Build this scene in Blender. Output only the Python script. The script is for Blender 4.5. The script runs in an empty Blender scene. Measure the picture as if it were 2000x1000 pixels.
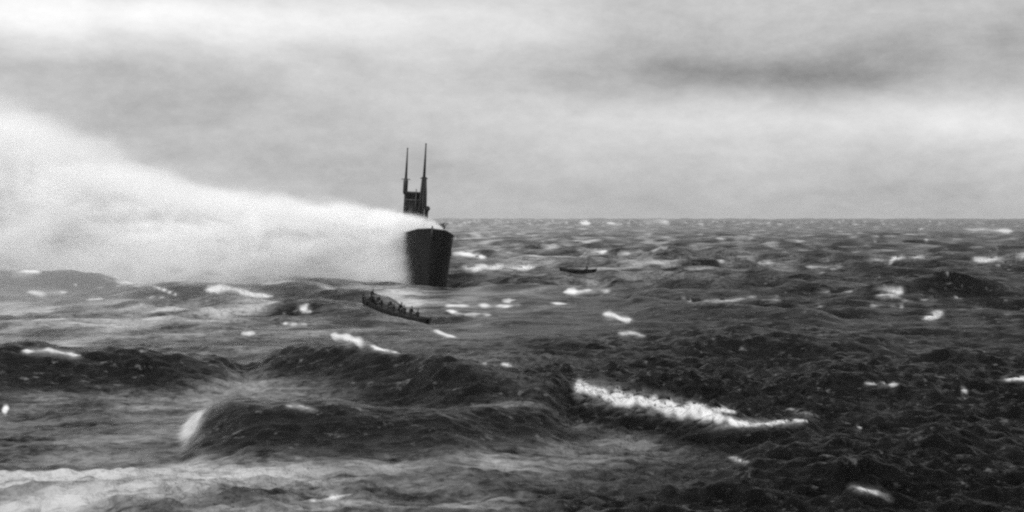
import bpy, bmesh, math, random
import numpy as np
from mathutils import Vector, Matrix

R = math.radians
sc = bpy.context.scene
rng = np.random.default_rng(11)
random.seed(5)

# ------------------------------------------------------------------ camera
F = 2747.0          # focal length in photo pixels (2000 wide)
CAM_H = 10.0        # height of the eye above the mean sea level
HOR = 425.0         # photo row of the horizon
PITCH = math.atan((500.0 - HOR) / F)
cam_data = bpy.data.cameras.new('camera')
cam_data.sensor_width = 36.0
cam_data.lens = 36.0 * F / 2000.0
cam_data.clip_start = 0.5
cam_data.clip_end = 90000.0
cam = bpy.data.objects.new('camera', cam_data)
sc.collection.objects.link(cam)
cam.location = (0, 0, CAM_H)
cam.rotation_euler = (R(90) - PITCH, 0, 0)
sc.camera = cam

# ------------------------------------------------------------------ render look
sc.view_settings.view_transform = 'Standard'
sc.view_settings.look = 'None'
sc.view_settings.gamma = 1.0
sc.view_settings.exposure = 1.3
sc.cycles.filter_width = 2.35            # a soft old lens
sc.cycles.use_denoising = False
sc.cycles.max_bounces = 14
sc.cycles.volume_bounces = 12
sc.cycles.volume_step_rate = 0.3
sc.cycles.volume_max_steps = 512
sc.cycles.use_adaptive_sampling = True

# ------------------------------------------------------------------ sky
SUN_EL, SUN_AZ = R(40), R(-150)          # azimuth from the view axis, negative = left

world = bpy.data.worlds.new('World'); sc.world = world
world.use_nodes = True
wt = world.node_tree; wt.nodes.clear()


class NT:
    """small helper to write shader maths"""
    def __init__(s, tree): s.t = tree
    def n(s, kind, **kw):
        nd = s.t.nodes.new(kind)
        for k, v in kw.items(): setattr(nd, k, v)
        return nd
    def put(s, sock, v):
        if isinstance(v, (int, float)): sock.default_value = v
        elif isinstance(v, tuple): sock.default_value = v
        else: s.t.links.new(v, sock)
    def m(s, op, a, b=None, c=None, clamp=False):
        nd = s.n('ShaderNodeMath', operation=op); nd.use_clamp = clamp
        s.put(nd.inputs[0], a)
        if b is not None: s.put(nd.inputs[1], b)
        if c is not None: s.put(nd.inputs[2], c)
        return nd.outputs[0]
    def sep(s, v):
        nd = s.n('ShaderNodeSeparateXYZ'); s.put(nd.inputs[0], v); return nd.outputs
    def comb(s, x, y, z):
        nd = s.n('ShaderNodeCombineXYZ')
        for i, v in enumerate((x, y, z)): s.put(nd.inputs[i], v)
        return nd.outputs[0]
    def noise(s, vec, scale=1.0, detail=4.0, rough=0.5, dist=0.0):
        nd = s.n('ShaderNodeTexNoise')
        s.put(nd.inputs['Vector'], vec); nd.inputs['Scale'].default_value = scale
        nd.inputs['Detail'].default_value = detail; nd.inputs['Roughness'].default_value = rough
        nd.inputs['Distortion'].default_value = dist
        return nd.outputs['Fac']
    def smooth(s, v, lo, hi):
        nd = s.n('ShaderNodeMapRange', interpolation_type='SMOOTHSTEP')
        s.put(nd.inputs['Value'], v); s.put(nd.inputs['From Min'], lo); s.put(nd.inputs['From Max'], hi)
        return nd.outputs['Result']
    def mix(s, f, a, b):     # float mix
        nd = s.n('ShaderNodeMix', data_type='FLOAT')
        s.put(nd.inputs[0], f); s.put(nd.inputs[2], a); s.put(nd.inputs[3], b)
        return nd.outputs[0]
    def curve(s, v, pts, lo, hi, vlo, vhi):
        """piecewise curve through pts of (v, value)"""
        t = s.m('DIVIDE', s.m('SUBTRACT', v, lo), hi - lo, clamp=True)
        nd = s.n('ShaderNodeFloatCurve')
        c = nd.mapping.curves[0]
        pp = sorted(((p - lo) / (hi - lo), (q - vlo) / (vhi - vlo)) for p, q in pts)
        while len(c.points) < len(pp): c.points.new(0.5, 0.5)
        for k, (p, q) in enumerate(pp): c.points[k].location = (p, q)
        nd.mapping.update()
        s.put(nd.inputs['Value'], t)
        return s.m('ADD', s.m('MULTIPLY', nd.outputs[0], vhi - vlo), vlo)


def az_of(px): return math.atan((px - 1000.0) / F)
def el_of(py): return math.atan((500.0 - py) / F) - PITCH

w = NT(wt)
out = w.n('ShaderNodeOutputWorld'); bg = w.n('ShaderNodeBackground')
sky = w.n('ShaderNodeTexSky', sky_type='NISHITA')
sky.sun_disc = False; sky.sun_elevation = SUN_EL; sky.sun_rotation = SUN_AZ
bw = w.n('ShaderNodeRGBToBW'); wt.links.new(sky.outputs[0], bw.inputs[0])
tc = w.n('ShaderNodeTexCoord')
dx, dy, dz = w.sep(tc.outputs['Generated'])
azi = w.m('ARCTAN2', dx, dy)
ele = w.m('ARCSINE', dz)
# stratus: long flat layers near the horizon, wider structure overhead
lay = w.noise(w.comb(w.m('MULTIPLY', dx, 3.2), w.m('MULTIPLY', dy, 3.2), w.m('MULTIPLY', dz, 11.0)), 2.0, 6.0, 0.6, 0.5)
fine = w.noise(w.comb(w.m('MULTIPLY', dx, 30), w.m('MULTIPLY', dy, 30), w.m('MULTIPLY', dz, 55)), 1.0, 10.0, 0.78)
cloud = w.m('ADD', 4.55, w.m('MULTIPLY', w.m('SUBTRACT', lay, 0.5), 2.6))
cloud = w.m('ADD', cloud, w.m('MULTIPLY', w.m('SUBTRACT', fine, 0.5), 2.6))
warp = w.m('MULTIPLY', w.m('SUBTRACT', w.noise(w.comb(w.m('MULTIPLY', dx, 9), w.m('MULTIPLY', dy, 9), w.m('MULTIPLY', dz, 25)), 1.0, 4.0, 0.55), 0.5), 2.4)
# the cloud banks the picture shows: (column, row, half-width, half-height in photo pixels, tone)
BANKS = [(1470, 150, 340, 40, -2.6), (1200, 105, 150, 30, -0.7), (1700, 120, 330, 75, -0.7),
         (1850, 245, 190, 42, 1.6), (1500, 235, 420, 45, 0.6), (1980, 110, 60, 90, -0.8),
         (330, 50, 480, 55, 2.7), (60, 10, 420, 60, 1.2), (700, 40, 250, 60, 0.5), (60, 145, 260, 22, -0.9),
         (330, 235, 280, 85, -0.9), (700, 320, 300, 70, -0.8), (1050, 20, 160, 50, 0.3),
         (1250, 390, 900, 60, -0.7), (950, 180, 280, 70, 0.35)]
for (px, py, hw, hh, tone) in BANKS:
    a = w.m('DIVIDE', w.m('SUBTRACT', azi, az_of(px)), hw / F)
    e = w.m('DIVIDE', w.m('SUBTRACT', ele, el_of(py)), hh / F)
    e = w.m('ADD', e, w.m('MULTIPLY', warp, 0.55))
    d2 = w.m('ADD', w.m('MULTIPLY', a, a), w.m('MULTIPLY', e, e))
    g = w.m('POWER', 2.718, w.m('MULTIPLY', d2, -0.9))
    cloud = w.m('ADD', cloud, w.m('MULTIPLY', g, tone))
mid_n = w.noise(w.comb(w.m('MULTIPLY', dx, 9), w.m('MULTIPLY', dy, 9), w.m('MULTIPLY', dz, 22)), 1.0, 6.0, 0.62, 0.6)
cloud = w.m('ADD', cloud, w.m('MULTIPLY', w.m('SUBTRACT', mid_n, 0.5), 2.3))
cloud = w.m('MAXIMUM', cloud, 1.2)
nis = w.m('MINIMUM', bw.outputs[0], 9.0)
tot = w.mix(0.9, nis, cloud)
wt.links.new(w.comb(tot, tot, tot), bg.inputs['Color'])
bg.inputs['Strength'].default_value = 0.052
wt.links.new(bg.outputs[0], out.inputs['Surface'])

# ------------------------------------------------------------------ sun through the overcast
sun = bpy.data.lights.new('sun', 'SUN'); sun.energy = 1.5; sun.angle = R(12); sun.color = (1, 1, 1)
sun_o = bpy.data.objects.new('sun', sun); sc.collection.objects.link(sun_o)
sd = Vector((math.sin(SUN_AZ) * math.cos(SUN_EL), math.cos(SUN_AZ) * math.cos(SUN_EL), math.sin(SUN_EL)))
sun_o.rotation_euler = sd.to_track_quat('Z', 'Y').to_euler()
sun_o.location = (-60, -30, 90)

# ------------------------------------------------------------------ helpers
def link(o, parent=None):
    sc.collection.objects.link(o)
    if parent is not None: o.parent = parent
    return o

def tag(o, label=None, cat=None, group=None, kind=None):
    for k, v in (('label', label), ('category', cat), ('group', group), ('kind', kind)):
        if v: o[k] = v
    return o

def mesh_obj(name, bm, mat, parent=None, smooth=True):
    me = bpy.data.meshes.new(name); bm.normal_update(); bm.to_mesh(me); bm.free()
    me.materials.append(mat)
    if smooth:
        for p in me.polygons: p.use_smooth = True
    return link(bpy.data.objects.new(name, me), parent)

def empty(name, loc, parent=None):
    o = bpy.data.objects.new(name, None); o.location = loc; o.empty_display_size = 0.5
    return link(o, parent)

def box(bm, lo, hi, bev=0.0):
    c = [(a + b) / 2 for a, b in zip(lo, hi)]; s = [abs(b - a) for a, b in zip(lo, hi)]
    r = bmesh.ops.create_cube(bm, size=1.0, matrix=Matrix.Translation(c) @ Matrix.Diagonal((*s, 1)))
    if bev:
        es = list({e for v in r['verts'] for e in v.link_edges})
        bmesh.ops.bevel(bm, geom=es, offset=bev, segments=2, affect='EDGES', profile=0.7)

def tube(bm, pts, radii, seg=12, cap=True):
    """swept tube through pts with one radius for each point"""
    pts = [Vector(p) for p in pts]; rings = []
    for i, p in enumerate(pts):
        d = (pts[min(i + 1, len(pts) - 1)] - pts[max(i - 1, 0)]).normalized()
        u = d.orthogonal().normalized() if i == 0 else (u - d * u.dot(d)).normalized()
        v = d.cross(u)
        rings.append([bm.verts.new(p + (u * math.cos(2 * math.pi * k / seg) + v * math.sin(2 * math.pi * k / seg)) * radii[i]) for k in range(seg)])
    for a, b in zip(rings, rings[1:]):
        for k in range(seg): bm.faces.new((a[k], a[(k + 1) % seg], b[(k + 1) % seg], b[k]))
    if cap:
        bm.faces.new(rings[0][::-1]); bm.faces.new(rings[-1])

def ring_shell(bm, profile, seg=28):
    """lathe of (radius, z) points round z"""
    rings = [[bm.verts.new((r * math.cos(2 * math.pi * k / seg), r * math.sin(2 * math.pi * k / seg), z)) for k in range(seg)] for r, z in profile]
    for a, b in zip(rings, rings[1:]):
        for k in range(seg): bm.faces.new((a[k], a[(k + 1) % seg], b[(k + 1) % seg], b[k]))

def paint(name, g, rough=0.6, var=0.35, scale=1.2, bump=0.0):
    m = bpy.data.materials.new(name); m.use_nodes = True
    t = NT(m.node_tree); b = m.node_tree.nodes['Principled BSDF']
    tc = t.n('ShaderNodeTexCoord')
    x, y, z = t.sep(tc.outputs['Object'])
    n1 = t.noise(t.comb(x, y, t.m('MULTIPLY', z, 0.35)), scale, 6.0, 0.65)
    n2 = t.noise(tc.outputs['Object'], scale * 6, 4.0, 0.6)
    f = t.m('ADD', t.m('MULTIPLY', t.m('SUBTRACT', n1, 0.5), 2 * var), t.m('MULTIPLY', t.m('SUBTRACT', n2, 0.5), var))
    c = t.m('MAXIMUM', t.m('MULTIPLY', t.m('ADD', f, 1.0), g), 0.003)
    m.node_tree.links.new(t.comb(c, c, c), b.inputs['Base Color'])
    b.inputs['Roughness'].default_value = rough; b.inputs['Specular IOR Level'].default_value = 0.25
    if bump:
        bp = t.n('ShaderNodeBump'); bp.inputs['Strength'].default_value = bump; bp.inputs['Distance'].default_value = 0.05
        m.node_tree.links.new(n2, bp.inputs['Height']); m.node_tree.links.new(bp.outputs[0], b.inputs['Normal'])
    return m

# ------------------------------------------------------------------ the sea
def ang_below(py): return np.arctan((np.asarray(py, float) - 500.0) / F) + PITCH

def ground_pt(px, py, h=0.0):
    """polar position (azimuth, range) of the water point of height h seen at a photo pixel"""
    a = ang_below(py)
    y = (CAM_H - h) / np.tan(a)
    x = (np.asarray(px, float) - 1000.0) / F * y / np.cos(a) * np.cos(a)
    return np.arctan2(x, y), np.hypot(x, y)

# polar grid round the eye: dense where the water is seen, coarse elsewhere
n_in, n_out = 1150, 130
th_in = np.linspace(-R(25), R(25), n_in)
th_out = np.linspace(R(25), R(335), n_out + 2)[1:-1]
th = np.concatenate([th_in, th_out])
rows_px = np.concatenate([np.linspace(2600, 1040, 90, endpoint=False), np.linspace(1040, 560, 500, endpoint=False),
                          np.linspace(560, 440, 250, endpoint=False), 425 + 15 * np.power(0.86, np.arange(0, 14))])
r_rows = CAM_H / np.tan(ang_below(rows_px))
r_rows = np.concatenate([[0.6, 2.0], r_rows[r_rows > 2.5]])
NR, NT_ = len(r_rows), len(th)
RR, TH = np.meshgrid(r_rows, th, indexing='ij')
XX, YY = RR * np.sin(TH), RR * np.cos(TH)
dr = np.gradient(r_rows)[:, None] * np.ones_like(TH)

# wind sea: many small wave trains, running mostly to the left and towards the eye
hgt = np.zeros_like(RR)
def smoothstep(x, a, b):
    t = np.clip((x - a) / (b - a), 0, 1); return t * t * (3 - 2 * t)

def vnoise(x, y, seed, octaves=3):
    """cheap band-limited random field from a few sine waves, about -1..1"""
    g = np.random.default_rng(seed); s = np.zeros_like(x); a = 1.0; k = 1.0; tot = 0
    for _ in range(octaves):
        for _ in range(5):
            d = g.uniform(0, 2 * math.pi); s += a * np.sin(k * g.uniform(.7, 1.3) * (x * math.cos(d) + y * math.sin(d)) + g.uniform(0, 6.28))
        tot += a * a * 2.5; a *= 0.6; k *= 2.0
    return s / math.sqrt(tot) / 1.6

gust = vnoise(XX / 9.0, YY / 14.0, 3)                       # wind comes in patches: ruffled and smooth water
az_t = np.sin(TH)
ruffle = np.clip(0.85 + 0.55 * gust + 1.1 * smoothstep(az_t, -0.08, 0.2), 0.25, 2.4)
near = smoothstep(RR, 230, 90)
MID = 1.0 + 1.3 * smoothstep(RR, 90, 260)
WAVES = []
for lam, n, amp in ((46, 5, .15), (30, 7, .10), (20, 8, .065), (13, 9, .038), (8.5, 10, .019), (5.5, 12, .012), (3.6, 14, .009), (2.4, 16, .0085), (1.6, 18, .0085), (1.05, 18, .0078), (.7, 14, .0062)):
    for _ in range(n):
        spread = 0.42 if lam > 4 else 0.6
        WAVES.append((lam * rng.uniform(.8, 1.25), rng.normal(R(192), spread), amp * rng.uniform(.6, 1.4), rng.uniform(0, 6.28)))
GRP = [np.clip(1.0 + 0.75 * vnoise(XX / sx, YY / sy, sd), .1, 2.2) for sx, sy, sd in ((7, 10, 21), (11, 16, 22), (4.5, 7, 23))]   # waves come in groups
for lam, d, a, ph in WAVES:
    k = 2 * math.pi / lam
    fade = smoothstep(lam / dr, 2.0, 4.0)
    if lam > 12: A = a * (1.0 + 1.3 * smoothstep(RR, 150, 320)) * (1 - 0.5 * near)
    elif lam > 6: A = a * (0.6 + 0.4 * ruffle) * MID
    else: A = a * ruffle * MID
    s = k * (XX * math.sin(d) + YY * math.cos(d)) + ph
    c = np.cos(s)
    pk = ((1 + c) * .5) ** 2.6 * 2.3 - .78                     # peaked crests, flat troughs
    hgt += A * fade * pk * (GRP[int(ph * 1000) % 3] if lam < 15 else 1.0)
hgt *= smoothstep(RR, 0, 12)
hgt += 4.5 * smoothstep(RR, 900, 4500) * vnoise(TH * 160, np.log(RR) * 14, 31, 3)    # far swell that roughens the horizon

# the large seas the photograph shows: crest lines as (column, row, height), face and back widths in metres
def pline(th_, pts_t, vals):
    o = np.argsort(pts_t); return np.interp(th_, np.asarray(pts_t)[o], np.asarray(vals)[o])

def big_wave(pts, wf, wb, taper=0.012, taper_r=None, p=1.5):
    px, py, h = (np.array(v, float) for v in zip(*pts))
    t, r = ground_pt(px, py, h)
    tt = np.linspace(t.min(), t.max(), 400)
    rc, hh = pline(tt, t, r), pline(tt, t, h)
    ker = np.ones(31) / 31
    pad = lambda v: np.convolve(np.pad(v, 15, mode='edge'), ker, 'valid')
    rc, hh = pad(rc), pad(hh)
    tv = TH[0].copy(); tv[tv > math.pi] -= 2 * math.pi
    Rc = np.interp(tv, tt, rc); Hh = np.interp(tv, tt, hh)
    tl, tr = taper, (taper_r if taper_r is not None else taper)
    Hh = Hh * smoothstep(tv, tt[0] - tl, tt[0] + tl * 0.2) * smoothstep(tv, tt[-1] + tr, tt[-1] - tr * 0.2)
    Rc = Rc + 0.7 * np.sin(tv * 47 + px[0]) + 0.3 * np.sin(tv * 101 + py[0])
    Hh = Hh * (1 + .07 * np.sin(tv * 83 + py[-1]))
    q = RR - Rc[None, :]
    wdt = np.where(q < 0, wf, wb)
    return Hh[None, :] * np.exp(-np.abs(q / wdt) ** p)

BIG = [
    # swell ridge in front of the steam, falling away to the right under the boat
    dict(pts=[(-150, 540, 2.2), (0, 537, 2.3), (90, 534, 2.4), (180, 538, 2.3), (250, 544, 2.3), (330, 550, 2.2), (400, 553, 2.2), (540, 547, 2.3), (620, 551, 2.3), (700, 562, 2.1), (760, 580, 1.0)], wf=13, wb=10),
    # dark wave at the left edge
    dict(pts=[(-250, 700, 1.6), (0, 688, 1.9), (40, 674, 2.1), (90, 676, 2.1), (190, 690, 1.7), (290, 702, 1.4), (420, 708, .9)], wf=6.0, wb=8, taper=.02),
    # the dark near wave with the torn left end
    dict(pts=[(390, 826, .8), (430, 798, 1.35), (490, 784, 1.75), (560, 785, 1.75), (640, 797, 1.6), (760, 806, 1.4), (900, 808, 1.2), (1030, 804, .9)], wf=5.6, wb=6, taper=.016, taper_r=.04),
    # long dark band running down to the right behind it
    dict(pts=[(540, 694, 1.1), (640, 682, 1.8), (740, 686, 2.0), (840, 702, 2.0), (940, 722, 1.8), (1070, 752, 1.3)], wf=6.4, wb=8, taper=.02),
    # the wave under the long breaking crest
    dict(pts=[(1090, 752, .8), (1140, 748, 1.2), (1220, 770, 1.1), (1320, 785, 1.2), (1420, 796, 1.2), (1500, 808, .9), (1580, 812, .7)], wf=3.6, wb=5, taper=.015),
    # humps and faces on the right, and one shaped as the ship's shade
    dict(pts=[(1540, 556, .8), (1610, 545, 1.1), (1680, 552, .9)], wf=12, wb=8, taper=.015),
    dict(pts=[(1640, 575, .9), (1760, 566, 1.1), (1900, 557, 1.2), (2100, 549, 1.2)], wf=16, wb=8, taper=.02),
    dict(pts=[(1280, 600, .8), (1380, 590, 1.3), (1500, 598, 1.2), (1600, 612, .9)], wf=10, wb=8, taper=.02),
    dict(pts=[(1330, 655, .8), (1450, 642, 1.2), (1580, 652, 1.1), (1720, 660, .8)], wf=7, wb=6, taper=.02),
    dict(pts=[(1600, 705, .9), (1760, 690, 1.2), (1900, 694, 1.2), (2080, 680, 1.2)], wf=7, wb=6, taper=.02),
    dict(pts=[(1500, 880, .6), (1650, 850, 1.0), (1850, 835, 1.2), (2100, 800, 1.3)], wf=5.5, wb=5, taper=.03),
    dict(pts=[(1250, 960, .5), (1450, 930, .9), (1700, 915, 1.0), (2050, 905, 1.1)], wf=5, wb=3.5, taper=.03),
    dict(pts=[(1255, 494, 1.4), (1290, 491, 2.0), (1345, 495, 1.4)], wf=12, wb=8, taper=.004),
    dict(pts=[(905, 549, .6), (950, 544, 1.2), (1050, 547, .9)], wf=10, wb=8, taper=.006),  # added swell, its dark face stands in for the ship's shadow
    dict(pts=[(1240, 575, .8), (1290, 568, 1.0), (1340, 574, .8)], wf=9, wb=7, taper=.006),
    # the pale slope at the lower left: water leaning away from the eye
    dict(pts=[(-300, 1150, 1.3), (0, 1140, 1.4), (400, 1130, 1.4), (900, 1140, 1.2), (1150, 1160, .6)], wf=5, wb=14, taper=.05, p=1.3),
]
big_h = sum(big_wave(**b) for b in BIG)
def at(px, py, Y): return Vector(((px - 1000) / F * Y, Y, CAM_H - math.tan(float(ang_below(py))) * Y))
Db = 141.0
pa, pb = at(704, 584, Db + 1.8), at(842, 632, Db - 1.8)         # the two ends of the boat that rides on the shoulder of a swell
zt_ = np.interp(XX, [pa.x - 14, pa.x - 3, pa.x, pb.x, pb.x + 9], [1.2, pa.z - .8, pa.z - 1.0, pb.z - .75, -.2])
w_ = np.exp(-np.abs((YY - Db + 1.8 * (XX - (pa.x + pb.x) / 2) / 3.7) / np.where(YY < Db, 6.0, 6.0)) ** 2.2) * smoothstep(XX, pa.x - 16, pa.x - 2) * smoothstep(XX, pb.x + 10, pb.x + 1)
big_h = big_h + w_ * (zt_ - big_h)
hgt += big_h
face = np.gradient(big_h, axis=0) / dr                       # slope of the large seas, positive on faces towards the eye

# water is seen where its line of sight clears everything nearer
elev = np.arctan2(hgt - CAM_H, RR)
def sight(px, py):
    """azimuth and range of the visible water at a photo pixel"""
    t = math.atan((px - 1000) / F)
    j = int(np.clip(round((t + R(25)) / R(50) * (n_in - 1)), 0, n_in - 1))
    a = -float(ang_below(py))
    col = elev[:, j]
    k = int(np.argmax(col > a))
    if col[k] <= a: k = NR - 30
    return th_in[j], r_rows[k]

tv = TH[0].copy(); tv[tv > math.pi] -= 2 * math.pi
foam = np.zeros_like(RR); halo = np.zeros_like(RR)
slope = np.gradient(hgt, axis=0) / dr
for _ in range(3): slope[1:-1] = (slope[:-2] + slope[1:-1] + slope[2:]) / 3
seen = elev >= np.maximum.accumulate(elev, axis=0) - 2e-4      # water the eye can see past the nearer crests
row_of = 500.0 - F * np.tan(elev + PITCH)
col_of = 1000.0 + F * np.tan(tv)
def stroke(pts, strength=1.0):
    """a streak of foam through (column, row, half-height) points, laid on the water that shows there"""
    px, py, ph = (np.array(v, float) for v in zip(*sorted(pts)))
    x = np.linspace(px[0], px[-1], 60)
    y, h = np.interp(x, px, py), np.interp(x, px, ph)
    sm = lambda v: np.convolve(np.pad(v, 5, mode='edge'), np.ones(11) / 11, 'valid')
    y, h = sm(y), sm(h)
    x0, x1 = px[0], px[-1]; m_ = min(12.0, 0.35 * (x1 - x0) + 1.5)
    js = np.where((np.abs(tv) < R(25)) & (col_of > x0 - m_) & (col_of < x1 + m_))[0]
    if len(js) == 0: return
    c = col_of[js]
    end = smoothstep(c, x0 - m_, x0 + m_) * smoothstep(c, x1 + m_, x1 - m_)
    def rag(l0, n=5):                                          # ragged random line along the streak, about -1..1
        return sum(np.sin(c * 2 * math.pi / (l0 * random.uniform(.4, 1.8)) + random.uniform(0, 6.28)) for _ in range(n)) / n ** .5
    hh = np.interp(c, x, h) * (0.3 + 0.7 * end) * np.clip(1 + .3 * rag(70, 3), .35, 1.6) + 0.35
    wob = np.interp(c, x, h) * (.3 * rag(80, 3))
    q = (row_of[:, js] - (np.interp(c, x, y) + wob)[None, :]) / hh[None, :]
    brk = np.clip(1.0 - (.0 if strength > .9 else .2) + .35 * rag(60, 3), .2, 1.1)
    vis = seen[:, js] * (RR[:, js] > 30)
    v = strength * (end * brk)[None, :] * np.exp(-0.85 * np.abs(q) ** 1.7) * vis
    q0 = (row_of[:, js] - np.interp(c, x, y)[None, :]) / (np.interp(c, x, h)[None, :] + 1)
    halo[:, js] = np.maximum(halo[:, js], .6 * strength * end[None, :] * np.exp(-.28 * q0 * q0) * vis)
    foam[:, js] = np.maximum(foam[:, js], v)

FOAM = [
    # long breaking crest
    [(1118, 756, 9), (1135, 757, 13), (1200, 773, 13), (1260, 786, 11), (1320, 795, 13), (1370, 804, 13), (1420, 820, 8), (1470, 825, 4), (1530, 819, 4), (1580, 813, 2)],
    [(1330, 790, 8), (1400, 796, 8), (1440, 800, 4)],
    [(1540, 792, 2), (1570, 798, 4), (1600, 806, 2)],
    # torn end of the near wave
    [(556, 787, 3), (580, 790, 5), (616, 797, 2)],
    [(0, 780, 12), (14, 776, 10)],
    # crests in front of the steam
    [(215, 543, 4), (250, 548, 6), (300, 556, 4), (350, 573, 3)], [(400, 562, 6), (440, 563, 8), (490, 570, 7), (535, 578, 4)],
    [(50, 563, 4), (90, 565, 5), (130, 564, 3)], [(20, 528, 5), (60, 524, 7), (80, 526, 4)], [(170, 578, 5), (200, 577, 4)],
    [(500, 605, 6), (525, 600, 6)], [(545, 628, 5), (575, 630, 6), (605, 634, 3)], [(580, 598, 6), (610, 606, 5)],
    [(645, 648, 6), (672, 660, 12), (705, 668, 9), (730, 678, 4), (780, 690, 2)], [(470, 648, 5), (500, 645, 5)],
    [(40, 672, 3), (90, 672, 4), (150, 682, 4)], [(130, 682, 3), (155, 683, 3)],
    # beside and beyond the ship
    [(884, 497, 8), (910, 497, 5), (950, 503, 4)], [(900, 522, 8), (950, 524, 8), (1000, 523, 7), (1050, 520, 4)],
    [(860, 598, 4), (900, 597, 4), (960, 598, 4), (1020, 597, 3)], [(870, 608, 4), (930, 615, 5), (960, 616, 3)],
    [(1100, 570, 5), (1140, 569, 6), (1195, 566, 4)], [(1175, 614, 6), (1195, 617, 8), (1220, 622, 6), (1240, 626, 2)], [(1205, 650, 6), (1240, 652, 7), (1262, 655, 4)],
    [(1125, 488, 3), (1180, 492, 3), (1220, 493, 5), (1262, 492, 5)], [(1272, 489, 3), (1300, 485, 5), (1322, 489, 3)], 
    [(1400, 508, 4), (1440, 509, 4)], [(1480, 512, 4), (1505, 512, 6), (1530, 516, 4)], [(1575, 520, 3), (1610, 520, 4), (1650, 517, 3)],
    [(1720, 504, 3), (1780, 499, 6), (1818, 497, 7)], [(1890, 501, 4), (1930, 503, 5), (1980, 496, 7), (2060, 492, 5)],
    [(1880, 447, 3), (1950, 448, 5), (1980, 450, 3)], [(1258, 435, 6), (1285, 435, 7), (1310, 435, 5)], [(1132, 434, 4), (1155, 435, 4)], [(1180, 436, 3), (1205, 437, 3)],
    [(1710, 570, 6), (1745, 566, 9), (1770, 562, 7)], [(1800, 614, 3), (1828, 606, 9), (1848, 603, 4)], [(1755, 593, 4), (1766, 592, 4)],
    [(1690, 740, 2), (1755, 739, 4)], [(1958, 724, 3), (2010, 721, 5), (2060, 722, 4)], [(1340, 588, 3), (1440, 584, 4), (1480, 578, 3)],
    [(1425, 888, 3), (1445, 893, 4), (1468, 898, 2)], [(1660, 935, 3), (1690, 942, 4), (1720, 948, 6), (1748, 956, 3)], [(1675, 822, 4), (1686, 825, 3)],
    [(940, 710, 4), (980, 712, 4), (1010, 714, 4)], [(600, 975, 5), (650, 968, 7), (690, 964, 4)], [(1880, 745, 5), (1892, 748, 3)],
    [(1400, 543, 4), (1415, 542, 5)], [(1070, 592, 3), (1110, 594, 2)], [(830, 640, 4), (870, 655, 4), (900, 662, 2)],
]
for k, s in enumerate(FOAM):
    big = max(p[2] for p in s) > 12 and s[0][0] > 900
    stroke([(x, y, h * (1.0 if big else .85)) for x, y, h in s], 1.0 if big else (.92 if max(p[2] for p in s) >= 8 else random.uniform(.7, .95)))
for _ in range(420):                                            # small scattered whitecaps towards the horizon
    x = random.uniform(-100, 2100); y = 429 + 175 * random.random() ** 1.7
    L = random.uniform(6, 34) * (0.5 + (y - 425) / 160); h = random.uniform(0.6, 1.8) + (y - 425) / 90
    stroke([(x - L / 2, y + random.uniform(-1, 1), h * .3), (x + L * random.uniform(-.3, .3), y, h), (x + L / 2, y + random.uniform(-1, 1), h * .3)], random.uniform(.25, .7))

# old foam, plus sky sheen and haze painted into the colour, thickest on the left
P_px = 1000 + F * np.tan(np.clip(TH, -1.2, 1.2))
foam_sheen = np.zeros_like(RR)
def foam_sheen_patch(px, py, hw, hh, a):
    global foam_sheen
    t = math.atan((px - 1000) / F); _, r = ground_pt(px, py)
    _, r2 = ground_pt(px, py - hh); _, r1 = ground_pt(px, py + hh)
    foam_sheen = foam_sheen + a * np.exp(-((TH - t) / (hw / F)) ** 2 - ((RR - r) / np.where(RR > r, r2 - r, r - r1)) ** 2)
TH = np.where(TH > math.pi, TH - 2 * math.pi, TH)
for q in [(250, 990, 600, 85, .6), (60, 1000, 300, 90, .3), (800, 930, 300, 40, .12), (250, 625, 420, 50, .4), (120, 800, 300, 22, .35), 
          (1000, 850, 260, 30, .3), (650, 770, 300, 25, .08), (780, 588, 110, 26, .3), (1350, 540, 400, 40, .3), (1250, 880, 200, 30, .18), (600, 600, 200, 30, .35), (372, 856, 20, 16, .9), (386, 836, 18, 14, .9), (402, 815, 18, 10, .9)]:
    foam_sheen_patch(*q)
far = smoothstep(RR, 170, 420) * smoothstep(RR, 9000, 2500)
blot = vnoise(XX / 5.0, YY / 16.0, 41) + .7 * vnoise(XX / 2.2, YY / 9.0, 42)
foam_sheen = foam_sheen + far * np.clip(.22 + .27 * blot - .10 * smoothstep(az_t, .18, .34), 0, 1)  # pale far blots: froth together with painted glitter and haze
foam_sheen = foam_sheen + 0.17 * smoothstep(az_t, .2, -.08) + .045
foam_sheen = foam_sheen * (1 - .45 * smoothstep(az_t, .12, .24) * smoothstep(RR, 420, 260))
foam_sheen = foam_sheen * (1 - .97 * smoothstep(face, .0, .18)) * np.clip(1.0 + 0.45 * vnoise(XX / 4.0, YY / 2.6, 8) + .35 * vnoise(XX / 1.6, YY / 1.5, 9), .1, 2)  # pale tone cut on faces towards the eye, painting them dark
foam_sheen = np.clip(np.maximum(foam_sheen, halo), 0, 1)
hgt += 0.05 * np.clip(foam, 0, 1) * (RR < 400)                  # breaking water stands proud

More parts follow.
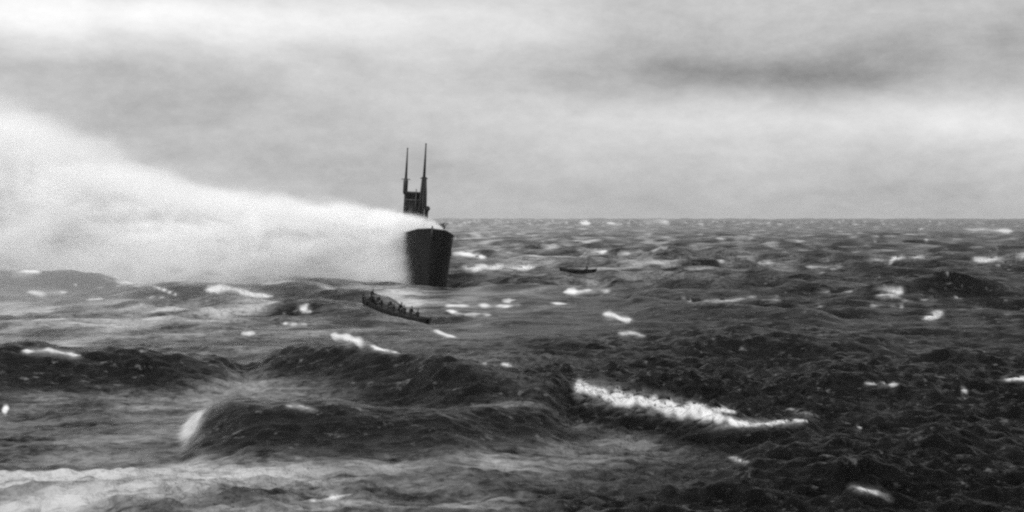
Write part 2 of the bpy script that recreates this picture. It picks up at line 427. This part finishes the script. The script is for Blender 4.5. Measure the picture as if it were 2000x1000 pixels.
verts = np.stack([XX, YY, hgt], -1).reshape(-1, 3)
i0 = np.arange(NR - 1)[:, None] * NT_; jj = np.arange(NT_)[None, :]; j2 = (jj + 1) % NT_
quads = np.stack([i0 + jj, i0 + NT_ + jj, i0 + NT_ + j2, i0 + j2], -1).reshape(-1, 4)[:, ::-1]
me = bpy.data.meshes.new('sea')
me.vertices.add(len(verts)); me.vertices.foreach_set('co', verts.astype(np.float32).ravel())
me.loops.add(quads.size); me.loops.foreach_set('vertex_index', quads.astype(np.int32).ravel())
me.polygons.add(len(quads)); me.polygons.foreach_set('loop_start', (np.arange(len(quads)) * 4).astype(np.int32))
me.polygons.foreach_set('use_smooth', np.ones(len(quads), bool))
me.update(calc_edges=True)
for nm, arr in (('foam', foam), ('foam_sheen', foam_sheen), ('ruffle', ruffle)):
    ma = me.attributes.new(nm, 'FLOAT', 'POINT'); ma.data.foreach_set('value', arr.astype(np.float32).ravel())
sea = link(bpy.data.objects.new('sea', me)); tag(sea, 'rough grey sea with dark wave faces and white breaking crests', 'sea', kind='structure')

m = bpy.data.materials.new('sea_water'); m.use_nodes = True
t = NT(m.node_tree); t.t.nodes.clear()
o_ = t.n('ShaderNodeOutputMaterial')
wat = t.n('ShaderNodeBsdfPrincipled'); fo = t.n('ShaderNodeBsdfPrincipled'); mx = t.n('ShaderNodeMixShader')
tc = t.n('ShaderNodeTexCoord'); pos = tc.outputs['Object']
X, Y, Z = t.sep(pos)
attr_ = lambda nm: (lambda nd: nd.outputs['Fac'])(t.n('ShaderNodeAttribute', attribute_name=nm))
a_foam, a_foam_sheen, a_ruf = attr_('foam'), attr_('foam_sheen'), attr_('ruffle')
rip = t.noise(t.comb(X, t.m('MULTIPLY', Y, 0.8), Z), 1.6, 5.0, 0.6, 0.3)
rip2 = t.noise(t.comb(X, t.m('MULTIPLY', Y, 0.6), Z), 0.45, 3.0, 0.55)
bp = t.n('ShaderNodeBump'); bp.inputs['Distance'].default_value = 0.8
t.put(bp.inputs['Strength'], t.m('MULTIPLY', a_ruf, 0.6, clamp=True))
rip3 = t.noise(t.comb(X, t.m('MULTIPLY', Y, 0.8), Z), 6.0, 3.0, 0.6)
t.put(bp.inputs['Height'], t.m('ADD', t.m('ADD', rip, t.m('MULTIPLY', rip3, 0.3)), t.m('MULTIPLY', rip2, 1.4)))
wat.inputs['Base Color'].default_value = (0.004, 0.004, 0.004, 1)
wat.inputs['IOR'].default_value = 1.12; wat.inputs['Roughness'].default_value = 0.24
t.put(wat.inputs['Normal'], bp.outputs[0])
fo.inputs['Roughness'].default_value = 0.85; fo.inputs['Base Color'].default_value = (0.74, 0.74, 0.74, 1)
fo.inputs['Specular IOR Level'].default_value = 0.2
t.put(fo.inputs['Normal'], bp.outputs[0])
fn = t.noise(t.comb(t.m('MULTIPLY', X, 0.5), t.m('MULTIPLY', Y, 0.6), Z), 1.2, 6.0, 0.65, 0.6)
fn2 = t.noise(t.comb(X, t.m('MULTIPLY', Y, 0.35), Z), 3.6, 5.0, 0.6, 0.8)
fr = t.m('ADD', t.m('MULTIPLY', t.m('SUBTRACT', fn, 0.5), 0.9), t.m('MULTIPLY', t.m('SUBTRACT', fn2, 0.5), 0.25))
f1 = t.m('MULTIPLY', t.smooth(t.m('ADD', a_foam, t.m('MULTIPLY', fr, t.m('SUBTRACT', 1.0, t.m('MULTIPLY', a_foam, 0.65)))), 0.10, 0.95), t.smooth(a_foam, 0.02, 0.3))
wx = t.m('ADD', X, t.m('MULTIPLY', Y, 0.12))
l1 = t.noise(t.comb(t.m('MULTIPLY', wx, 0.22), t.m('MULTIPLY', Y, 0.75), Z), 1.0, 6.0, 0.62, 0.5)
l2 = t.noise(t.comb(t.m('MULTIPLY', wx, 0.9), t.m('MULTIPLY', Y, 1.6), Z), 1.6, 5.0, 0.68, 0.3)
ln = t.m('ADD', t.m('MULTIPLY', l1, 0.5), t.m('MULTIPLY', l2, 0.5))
f2 = t.m('MULTIPLY', t.smooth(t.m('ADD', ln, t.m('MULTIPLY', a_foam_sheen, 0.2)), 0.42, 0.74), t.m('MULTIPLY', a_foam_sheen, 0.6))
fk = t.noise(t.comb(t.m('MULTIPLY', wx, 0.8), t.m('MULTIPLY', Y, 1.1), Z), 1.5, 4.0, 0.7)
f3 = t.m('MULTIPLY', t.smooth(t.m('ADD', fk, t.m('MULTIPLY', l1, 0.35)), 0.74, 0.98), 0.22)
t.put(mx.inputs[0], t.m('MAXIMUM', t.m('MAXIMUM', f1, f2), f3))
t.t.links.new(wat.outputs[0], mx.inputs[1]); t.t.links.new(fo.outputs[0], mx.inputs[2]); t.t.links.new(mx.outputs[0], o_.inputs['Surface'])
me.materials.append(m)

def water_z(x, y):
    tt, r = math.atan2(x, y), math.hypot(x, y)
    j = int(round((tt + R(25)) / R(50) * (n_in - 1))); k = int(np.argmin(np.abs(r_rows - r)))
    return float(hgt[k, j])

# ------------------------------------------------------------------ the steamer
hull_m = paint('black_hull_paint', 0.006, 0.55, 0.7, 0.5, 0.3)
deck_m = paint('wet_deck_planks', 0.10, 0.5, 0.3, 0.6)
house_m = paint('dull_house_paint', 0.012, 0.6, 0.3, 0.8)
funnel_m = paint('sooty_funnel_paint', 0.006, 0.6, 0.5, 0.5)
mast_m = paint('dark_mast_varnish', 0.014, 0.5, 0.3, 0.7)
iron_m = paint('dark_iron', 0.04, 0.5, 0.3, 1.5)
glass_m = paint('dark_port_glass', 0.01, 0.1, 0.1, 1.0)

ship = empty('steamship', (-11.95, 200.0, 0.0))
tag(ship, 'dark steamship seen end-on, hull half lost in its own white steam', 'ship')
ship.rotation_mode = 'ZYX'
# local +y runs aft (away from the eye), heading 10 degrees; heeled to the right; a little down by the near end
ship.matrix_world = Matrix.Translation((-11.95, 200.0, 0.0)) @ Matrix.Rotation(R(10), 4, 'Z') @ Matrix.Rotation(R(1.2), 4, 'X') @ Matrix.Rotation(R(3.2), 4, 'Y')

L_SHIP = 56.0
def half_beam(y, f):
    """half breadth at y metres aft of the stem; f = 0 at the waterline, 1 at the rail"""
    e = min(1.0, max(0.0, (y + 0.5 * f) / (6.5 - 2.0 * f)))
    b = 3.7 * (math.sin(e * math.pi / 2) ** (0.72 - 0.2 * f))
    s = max(0.0, (y - 45) / 11.0)
    return max(0.05, b * (1 - 0.62 * s * s) * (0.93 + 0.07 * f))
def rail_z(y):
    return 7.05 + 1.35 * math.exp(-max(y, 0) / 2.6) + 0.5 * max(0, (y - 40) / 16) ** 2
def stem_y(f): return -0.9 * f

bm = bmesh.new()
ys = [0, .35, .8, 1.4, 2.2, 3.2, 4.5, 6, 8, 11, 15, 20, 26, 32, 38, 43, 47, 50.5, 53, 55, 56]
fs = [-0.5, -0.25, 0.0, 0.15, 0.3, 0.45, 0.6, 0.75, 0.88, 1.0]
def hull_ring(y, side, inner=0.0):
    row = []
    for f in fs:
        fc = max(f, 0); b = half_beam(y, fc) * (1.0 if f >= 0 else 1 + f * 0.9)
        if y == 0: b = 0.06
        z = f * rail_z(y) if f > 0 else f * 5.0
        row.append(Vector((side * max(b - inner, 0.02), y + stem_y(fc) * math.exp(-y / 4.0), z)))
    return row
for side in (-1, 1):
    grid = [[bm.verts.new(v) for v in hull_ring(y, side)] for y in ys]
    for a, b in zip(grid, grid[1:]):
        for k in range(len(fs) - 1):
            q = (a[k], b[k], b[k + 1], a[k + 1]); bm.faces.new(q if side > 0 else q[::-1])
    if side > 0: right = grid
    else: left = grid
for gr in (0, -1):                                             # close stem and stern
    for k in range(len(fs) - 1):
        q = (left[gr][k], right[gr][k], right[gr][k + 1], left[gr][k + 1]); bm.faces.new(q if gr == 0 else q[::-1])
hull = mesh_obj('hull', bm, hull_m, ship)
bm = bmesh.new()                                                # deck inside the bulwark
dl, dr_ = [], []
for y in ys:
    b = half_beam(y, 0.9) - 0.08 if y else 0.03
    yy = y + stem_y(0.86) * math.exp(-y / 4.0)
    z = rail_z(y) - 0.95
    dl.append(bm.verts.new((-b, yy, z))); dr_.append(bm.verts.new((b, yy, z)))
for k in range(len(ys) - 1): bm.faces.new((dl[k], dr_[k], dr_[k + 1], dl[k + 1]))
mesh_obj('deck', bm, deck_m, ship, False)
for side in (-1, 1):                                            # bulwark rails
    bm = bmesh.new()
    pts = [hull_ring(y, side)[-1] + Vector((0, 0, 0.03)) for y in ys]
    tube(bm, pts, [0.11] * len(pts), 8)
    mesh_obj('rail', bm, iron_m, hull)
bm = bmesh.new(); tube(bm, [(0, -1.0, 7.2), (0, -0.95, 8.3), (0, -0.95, 8.9)], [.16, .15, .1], 8)
mesh_obj('stem_head', bm, iron_m, hull)
for side in (-1, 1):                                            # hawse pipe and anchor each bow
    bm = bmesh.new(); c = hull_ring(2.2, side)[7]
    tube(bm, [c + Vector((0, 0, .35)), c + Vector((side * .12, -.05, -.1)), c + Vector((side * .14, -.1, -.9))], [.16, .14, .09], 8)
    tube(bm, [c + Vector((side * .16, -.55, -.75)), c + Vector((side * .17, -.1, -1.0)), c + Vector((side * .16, .4, -.75))], [.05, .12, .05], 8)
    mesh_obj('anchor', bm, iron_m, hull)

def part_box(name, lo, hi, mat, bev=.06, parent=None):
    bm = bmesh.new(); box(bm, lo, hi, bev); return mesh_obj(name, bm, mat, parent or ship, False)
part_box('windlass', (-.9, 3.2, 6.4), (1.1, 4.4, 7.7), iron_m, .15)
h1 = part_box('forward_house', (-1.6, 9.2, 6.1), (3.0, 12.6, 9.0), house_m, .1)
h2 = part_box('boiler_casing', (-2.4, 20, 6.1), (2.4, 33, 9.3), house_m, .1)
part_box('hatch_coaming', (-1.6, 14, 6.1), (1.6, 18, 7.2), iron_m, .08)
part_box('hatch_coaming', (-1.6, 34.5, 6.1), (1.6, 38.5, 7.2), iron_m, .08)
part_box('poop_house', (-2.2, 43, 6.1), (2.2, 50, 8.4), house_m, .1)
for k in range(3):
    bm = bmesh.new(); tube(bm, [(-.9 + k * 1.4, 9.19, 8.2), (-.9 + k * 1.4, 9.10, 8.2)], [.17, .17], 14); mesh_obj('porthole', bm, glass_m, h1)
for side in (-1, 1):                                            # a ventilator cowl each side of the casing
    bm = bmesh.new(); tube(bm, [(side * 1.7, 21.5, 9.2), (side * 1.7, 21.5, 10.5), (side * 1.7, 21.3, 10.9), (side * 1.7, 20.8, 11.1)], [.22, .22, .3, .42], 12)
    mesh_obj('ventilator', bm, house_m, ship)
# lifeboat davits standing empty by the right rail, seen over the jet
for y in (10.5, 14.5):
    bm = bmesh.new(); tube(bm, [(3.2, y, 6.2), (3.2, y, 8.3), (3.35, y, 8.9), (3.75, y, 9.1)], [.09, .09, .08, .06], 8); mesh_obj('davit', bm, iron_m, ship)
# funnel
bm = bmesh.new()
ring_shell(bm, [(1.3, 8.9), (1.3, 9.3), (1.2, 9.35), (1.2, 13.2), (1.27, 13.25), (1.27, 13.6), (1.2, 13.62), (1.08, 13.62), (1.08, 9.5)])
fun = mesh_obj('funnel', bm, funnel_m, ship); fun.location = (-.1, 26, 0)
bm = bmesh.new(); tube(bm, [(0.3, -1.2, 9.1), (0.3, -1.2, 14.1)], [.08, .07], 8); mesh_obj('steam_pipe', bm, iron_m, fun)
bm = bmesh.new()
ring_shell(bm, [(1.21, 12.2), (1.24, 12.22), (1.24, 12.36), (1.21, 12.38)]); mesh_obj('hoop', bm, iron_m, fun)

def mast(name, y, z0, z_thick0, z_thick1, z_top, r_low, r_thick, crow):
    bm = bmesh.new(); tube(bm, [(0, y, z0), (0, y, z_thick1)], [r_low, r_low * .8], 12)
    o = mesh_obj(name, bm, mast_m, ship)
    bm = bmesh.new(); tube(bm, [(0, y, z_thick1 - .2), (0, y, z_top - 2.5), (0, y, z_top)], [.22, .16, .09], 8); mesh_obj('topmast', bm, mast_m, o)
    bm = bmesh.new(); tube(bm, [(0, y, z_top - .02), (0, y, z_top + .16)], [.12, .12], 8); mesh_obj('truck', bm, mast_m, o)
    if crow:
        bm = bmesh.new(); n = 14
        tube(bm, [(0, y - .02, z_thick0), (0, y - .02, z_thick0 + .3), (0, y - .02, z_thick1 - .6), (0, y - .02, z_thick1)], [r_thick * .55, r_thick, r_thick, r_thick * .6], n)
        mesh_obj('doubling', bm, mast_m, o)
        bm = bmesh.new(); box(bm, (-.75, y - .1, z_thick1 - .35), (.75, y + .1, z_thick1 - .22)); mesh_obj('crosstree', bm, mast_m, o, False)
    else:
        for s in (-1, 1):
            bm = bmesh.new(); tube(bm, [(s * .62, y - .4, z0 + .4), (s * .34, y - .25, z_thick1 - 2.4), (s * .24, y - .2, z_thick1)], [.15, .19, .12], 8); mesh_obj('derrick_boom', bm, mast_m, o)
        bm = bmesh.new(); box(bm, (-.55, y - .12, z_thick1 - .3), (.55, y + .12, z_thick1 - .15)); mesh_obj('crosstree', bm, mast_m, o, False)
    return o
mast('foremast', 12.9, 6.0, 9.0, 15.9, 20.8, .31, .3, False)
mast('mainmast', 40.5, 6.0, 13.1, 16.0, 20.9, .17, .40, True)

# ------------------------------------------------------------------ the steam
NEAR_Y = 202.5
def mx_(px, Y=NEAR_Y): return (px - 1000) / F * Y
def mz_(py, Y=NEAR_Y): return CAM_H - math.tan(float(ang_below(py))) * Y
top = [(-800, 120), (-500, 135), (-250, 160), (-100, 185), (0, 213), (100, 248), (200, 290), (260, 322), (330, 345), (400, 358), (500, 380), (600, 391), (700, 403), (780, 415), (820, 424), (850, 434), (872, 452), (884, 463)]
core = [(-800, 620), (0, 600), (300, 580), (450, 545), (560, 505), (650, 484), (720, 470), (780, 463), (830, 458), (850, 458), (884, 467)]
bm = bmesh.new()
secs = []
for px in (-800, -500, -250, 0, 200, 330, 500, 700, 800, 850, 886):
    zt = mz_(np.interp(px, *zip(*top))); u = max(0, (884 - px) / 13.6)
    mar = 0.6 + 0.13 * u; wd = 1.2 + 0.20 * u
    zb = -1.2 if px < 845 else 5.5
    x = mx_(px); yc = NEAR_Y + 0.02 * u
    if px == 886: x += .4
    secs.append([bm.verts.new(p) for p in ((x, yc - wd, zb), (x, yc + wd, zb), (x, yc + wd, zt + mar), (x, yc - wd, zt + mar))])
for a, b in zip(secs, secs[1:]):
    for k in range(4): bm.faces.new((a[k], a[(k + 1) % 4], b[(k + 1) % 4], b[k]))
bm.faces.new(secs[0]); bm.faces.new(secs[-1][::-1])
bmesh.ops.recalc_face_normals(bm, faces=bm.faces)
m = bpy.data.materials.new('white_steam'); m.use_nodes = True
t = NT(m.node_tree); t.t.nodes.clear()
o_ = t.n('ShaderNodeOutputMaterial'); pv = t.n('ShaderNodeVolumePrincipled')
tc = t.n('ShaderNodeTexCoord'); X, Y, Z = t.sep(tc.outputs['Object'])
x_lo, x_hi = mx_(-800), mx_(884)
zt = t.curve(X, [(mx_(a), mz_(b)) for a, b in top], x_lo, x_hi, 0, 36)
zc = t.curve(X, [(mx_(a), mz_(b)) for a, b in core], x_lo, x_hi, -6, 36)
u = t.m('MAXIMUM', t.m('SUBTRACT', x_hi, X), 0.0)
amp = t.m('ADD', 0.4, t.m('MULTIPLY', u, 0.16))
nv = t.comb(t.m('MULTIPLY', X, 0.13), t.m('MULTIPLY', Y, 0.18), t.m('MULTIPLY', Z, 0.24))
n1 = t.m('SUBTRACT', t.noise(nv, 1.0, 5.0, 0.62, 0.5), 0.5)
soft = t.m('ADD', 0.7, t.m('MULTIPLY', u, 0.11))
zz = t.m('ADD', Z, t.m('MULTIPLY', t.m('MULTIPLY', n1, amp), 2.0))
f_top = t.m('SUBTRACT', 1.0, t.smooth(t.m('DIVIDE', t.m('SUBTRACT', zz, zt), soft), -0.9, 0.6))
f_core = t.smooth(t.m('DIVIDE', t.m('SUBTRACT', zz, zc), t.m('ADD', 0.35, t.m('MULTIPLY', u, 0.13))), -0.7, 1.0)
# depth profile
yq = t.m('DIVIDE', t.m('ABSOLUTE', t.m('SUBTRACT', Y, t.m('ADD', NEAR_Y, t.m('MULTIPLY', u, 0.02)))), t.m('ADD', 1.1, t.m('MULTIPLY', u, 0.19)))
f_dep = t.m('SUBTRACT', 1.0, t.smooth(t.m('ADD', yq, t.m('MULTIPLY', n1, 1.5)), 0.45, 0.9))
rho_core = t.curve(X, [(x_lo, .3), (mx_(0), .38), (mx_(400), .6), (mx_(650), 1.1), (mx_(800), 2.2), (x_hi, 3.2)], x_lo, x_hi, 0, 4)
rho_veil = t.curve(X, [(x_lo, .22), (mx_(0), .25), (mx_(500), .34), (mx_(650), .45), (mx_(740), .7), (mx_(770), .7), (mx_(800), .30), (mx_(825), 0.07), (mx_(845), 0.0), (x_hi, 0)], x_lo, x_hi, 0, 4)
rho = t.m('ADD', t.m('MULTIPLY', f_core, rho_core), rho_veil)
f_top3 = t.m('POWER', f_top, 2.6)
rho = t.m('MULTIPLY', t.m('MULTIPLY', rho, f_top3), f_dep)
rho = t.m('MULTIPLY', rho, t.m('MAXIMUM', t.m('ADD', 1.0, t.m('MULTIPLY', n1, 4.0)), 0.08))
t.put(pv.inputs['Density'], t.m('MAXIMUM', rho, 0.0))
pv.inputs['Color'].default_value = (1.0, 1.0, 1.0, 1); pv.inputs['Anisotropy'].default_value = 0.0
t.t.links.new(pv.outputs[0], o_.inputs['Volume'])
plume = mesh_obj('steam_plume', bm, m, None, False)
tag(plume, 'broad white jet of steam blowing off the ship over the sea', 'steam', kind='stuff')

# ------------------------------------------------------------------ boats
boat_m = paint('dark_boat_planking', 0.012, 0.6, 0.5, 1.5, 0.3)
boat_in = paint('wet_boat_timber', 0.02, 0.6, 0.4, 2.0)
cloth = [paint('dark_oilskin', 0.012, 0.5, 0.3, 5), paint('navy_wool', 0.015, 0.9, 0.3, 6), paint('grey_wool', 0.025, 0.9, 0.3, 6)]
skin_m = paint('weathered_skin', 0.16, 0.6, 0.2, 8)
cap_m = paint('dark_cap_cloth', 0.02, 0.8, 0.2, 8)

def make_boat(L=7.9, B=2.0, D=0.62):
    root = empty('lifeboat', (0, 0, 0))
    n, nk = 19, 7
    def sec(i):
        s = -1 + 2 * i / (n - 1); hb = B / 2 * (1 - abs(s) ** 2.4) ** .8; sh = .38 * abs(s) ** 2.2
        return s, hb, sh
    def pt(i, k, side, off=0.0):
        s, hb, sh = sec(i); f = k / (nk - 1)
        zk = -.35 + .22 * abs(s) ** 4
        return Vector((s * L / 2 * (1 + .02 * f), side * max(hb * math.sin(f * math.pi / 2) ** .7 - off, .02), zk + (D + sh - .35 - zk) * f ** 1.25 + off * .6))
    bm = bmesh.new()
    for off in (0.0, .05):
        for side in (-1, 1):
            g = [[bm.verts.new(pt(i, k, side, off)) for k in range(nk)] for i in range(n)]
            for a, b in zip(g, g[1:]):
                for k in range(nk - 1): bm.faces.new((a[k], b[k], b[k + 1], a[k + 1]))
    bmesh.ops.remove_doubles(bm, verts=bm.verts, dist=.045)
    bmesh.ops.recalc_face_normals(bm, faces=bm.faces)
    h = mesh_obj('hull', bm, boat_m, root)
    for side in (-1, 1):
        bm = bmesh.new(); tube(bm, [pt(i, nk - 1, side) for i in range(n)], [.05] * n, 6); mesh_obj('gunwale', bm, boat_m, h)
        for k in (2, 3, 4, 5):                                  # clinker strakes
            bm = bmesh.new(); tube(bm, [pt(i, k, side) + Vector((0, side * .01, 0)) for i in range(1, n - 1)], [.022] * (n - 2), 5); mesh_obj('strake', bm, boat_m, h)
    for s in (-1, 1):
        bm = bmesh.new(); tube(bm, [(s * L * .46, 0, -.3), (s * L * .505, 0, .1), (s * L * .515, 0, D + .15), (s * L * .515, 0, D + .3)], [.07, .08, .08, .06], 8); mesh_obj('stem_post', bm, boat_m, root)
    for x in (-2.7, -1.35, 0, 1.35, 2.7):
        hb = B / 2 * (1 - abs(2 * x / L) ** 2.4) ** .8 - .06
        bm = bmesh.new(); box(bm, (x - .14, -hb, .36), (x + .14, hb, .41), .01); mesh_obj('thwart', bm, boat_in, root, False)
    bm = bmesh.new(); box(bm, (-3.55, -.3, .05), (-3.02, .3, .74), .03); mesh_obj('end_locker', bm, boat_in, root, False)
    bm = bmesh.new(); box(bm, (-3.2, -.55, -.12), (3.2, .55, -.08), .01); mesh_obj('bottom_boards', bm, boat_in, root, False)
    return root

def figure_mesh(name, lean, arm, mats):
    """a seated figure as one skinned surface, hips at the origin, facing +x"""
    J = {'hip': ((0, 0, .10), .17), 'belly': ((.04 + lean * .3, 0, .28), .17), 'chest': ((.06 + lean * .7, 0, .50), .19), 'neck': ((.08 + lean, 0, .66), .075),
         'jaw': ((.12 + lean * 1.1, 0, .73), .085), 'skull': ((.10 + lean * 1.1, 0, .84), .105), 'cap': ((.09 + lean * 1.1, 0, .93), .07)}
    E = [('hip', 'belly'), ('belly', 'chest'), ('chest', 'neck'), ('neck', 'jaw'), ('jaw', 'skull'), ('skull', 'cap')]
    for s, tg in ((-1, 'l'), (1, 'r')):
        J['sh' + tg] = ((.05 + lean * .8, s * .21, .56), .085); J['el' + tg] = ((.16 + lean * .8, s * .29, .33), .06)
        J['wr' + tg] = ((.38 + arm, s * .2, .34 + arm * .4), .04); J['ha' + tg] = ((.47 + arm, s * .18, .35 + arm * .4), .045)
        J['th' + tg] = ((.08, s * .11, .06), .105); J['kn' + tg] = ((.46, s * .13, .10), .075); J['an' + tg] = ((.50, s * .13, -.30), .05); J['to' + tg] = ((.66, s * .14, -.35), .045)
        E += [('chest', 'sh' + tg), ('sh' + tg, 'el' + tg), ('el' + tg, 'wr' + tg), ('wr' + tg, 'ha' + tg), ('hip', 'th' + tg), ('th' + tg, 'kn' + tg), ('kn' + tg, 'an' + tg), ('an' + tg, 'to' + tg)]
    names = list(J); me = bpy.data.meshes.new(name)
    me.from_pydata([J[k][0] for k in names], [(names.index(a), names.index(b)) for a, b in E], [])
    o = bpy.data.objects.new(name, me); sc.collection.objects.link(o)
    sk = o.modifiers.new('skin', 'SKIN')
    if not me.skin_vertices: me.skin_vertices.new() if hasattr(me.skin_vertices, 'new') else None
    if me.skin_vertices:
        for i, k in enumerate(names):
            me.skin_vertices[0].data[i].radius = (J[k][1], J[k][1]); me.skin_vertices[0].data[i].use_root = (k == 'hip')
    o.modifiers.new('sub', 'SUBSURF').levels = 1
    dg = bpy.context.evaluated_depsgraph_get()
    res = bpy.data.meshes.new_from_object(o.evaluated_get(dg)); res.name = name
    bpy.data.objects.remove(o)
    res.materials.clear()
    for mm in mats: res.materials.append(mm)
    for p in res.polygons:
        c = p.center; p.use_smooth = True
        head = c.z > .69; hand = c.x > .42 + arm and c.z > .24
        p.material_index = 2 if c.z > .86 else (1 if head or hand else 0)
    return res
fig_meshes = [figure_mesh('seated_figure', l, a, [cloth[i % 3], skin_m, cap_m]) for i, (l, a) in enumerate(((.05, 0), (.18, .08), (-.04, .03)))]

def copy_tree(o, parent=None):
    c = o.copy(); sc.collection.objects.link(c); c.parent = parent
    for ch in list(o.children): copy_tree(ch, c)
    return c

boat = make_boat()
tag(boat, 'dark open boat full of people, tipped down the swell below the ship', 'boat', 'boats near the ship')
ax = (pb - pa).normalized(); side = ax.cross(Vector((0, 0, 1))).normalized(); up = side.cross(ax)
boat.matrix_world = Matrix.Translation((pa + pb) / 2) @ Matrix((ax, -side, up)).transposed().to_4x4() @ Matrix.Translation((0, 0, -0.25))
bpy.context.view_layer.update()
spots = [(-3.3, .1, .45), (-2.7, -.45, 0), (-2.55, .45, 0), (-1.4, -.5, 0), (-1.25, .4, 0), (0, -.5, 0), (.1, .45, 0), (1.3, -.45, 0), (1.45, .4, 0), (2.6, 0, 0)]
names = ['sitting highest of all, at the raised end of the tipped boat', 'second from the raised end, near side, of the tipped boat', 'second from the raised end, far side, of the tipped boat',
         'third bench from the raised end, near side, of the tipped boat', 'third bench from the raised end, far side, of the tipped boat', 'near side of the middle bench of the tipped boat', 'far side of the middle bench of the tipped boat',
         'near side, fourth bench, towards the low end of the tipped boat', 'far side, fourth bench, towards the low end of the tipped boat', 'alone at the low end of the tipped boat']
for i, ((x, y, dz_), nm) in enumerate(zip(spots, names)):
    p = bpy.data.objects.new('person', fig_meshes[i % 3]); link(p)
    p.matrix_world = boat.matrix_world @ Matrix.Translation((x, y, .30 + dz_)) @ Matrix.Rotation(R(random.uniform(-25, 25)) + (math.pi if i % 2 else 0), 4, 'Z')
    tag(p, 'person in dark clothes, ' + nm, 'person', 'people in the tipped boat')

boat2 = copy_tree(boat)
tag(boat2, 'small dark boat lying low among the waves beyond the ship shadow', 'boat', 'boats near the ship')
_, Dq = sight(1129, 536); q = at(1129, 532, Dq) + Vector((0, 0, .22))
boat2.matrix_world = Matrix.Translation(q) @ Matrix.Rotation(R(-6), 4, 'Z') @ Matrix.Rotation(R(2.0), 4, 'Y') @ Matrix.Diagonal((.76, .76, .76, 1))
p = bpy.data.objects.new('person', fig_meshes[0]); link(p)
p.matrix_world = Matrix.Translation(q) @ Matrix.Translation((1.6, 0, .25)) @ Matrix.Rotation(math.pi, 4, 'Z')
tag(p, 'person sitting alone in the small far boat', 'person')
print('water under boat', [round(water_z(v.x, v.y), 2) for v in (pa, (pa + pb) / 2, pb, q)], [round(v.z, 2) for v in (pa, (pa + pb) / 2, pb, q)])

# ------------------------------------------------------------------ sea haze
bm = bmesh.new(); box(bm, (-14500, -14500, -6), (14500, 14500, 44))
m = bpy.data.materials.new('sea_haze'); m.use_nodes = True
nt = m.node_tree; nt.nodes.clear()
o_ = nt.nodes.new('ShaderNodeOutputMaterial'); pv = nt.nodes.new('ShaderNodeVolumePrincipled')
pv.inputs['Color'].default_value = (.9, .9, .9, 1); pv.inputs['Density'].default_value = 6.5e-5; pv.inputs['Anisotropy'].default_value = 0.2
nt.links.new(pv.outputs[0], o_.inputs['Volume'])
tag(mesh_obj('haze', bm, m, None, False), 'thin pale sea haze softening the horizon', 'haze', kind='stuff')

# spray drifting low over the water under the lee of the steam
bm = bmesh.new(); bmesh.ops.create_icosphere(bm, subdivisions=5, radius=1.0)
for v in bm.verts:
    n = 1 + .10 * math.sin(v.co.x * 5 + v.co.z * 3) + .07 * math.sin(v.co.y * 9 + v.co.x * 7)
    v.co = Vector((v.co.x * 44 * n, v.co.y * 34 * n, v.co.z * 7.5 * n))
m = bpy.data.materials.new('drifting_spray'); m.use_nodes = True
nt = m.node_tree; nt.nodes.clear()
o_ = nt.nodes.new('ShaderNodeOutputMaterial'); pv = nt.nodes.new('ShaderNodeVolumePrincipled')
pv.inputs['Color'].default_value = (1, 1, 1, 1); pv.inputs['Density'].default_value = 0.0075
nt.links.new(pv.outputs[0], o_.inputs['Volume'])
mist = mesh_obj('spray_mist', bm, m, None, True); mist.location = (-62, 168, 0.5)
tag(mist, 'thin grey spray drifting low over the water below the steam', 'spray', kind='stuff')
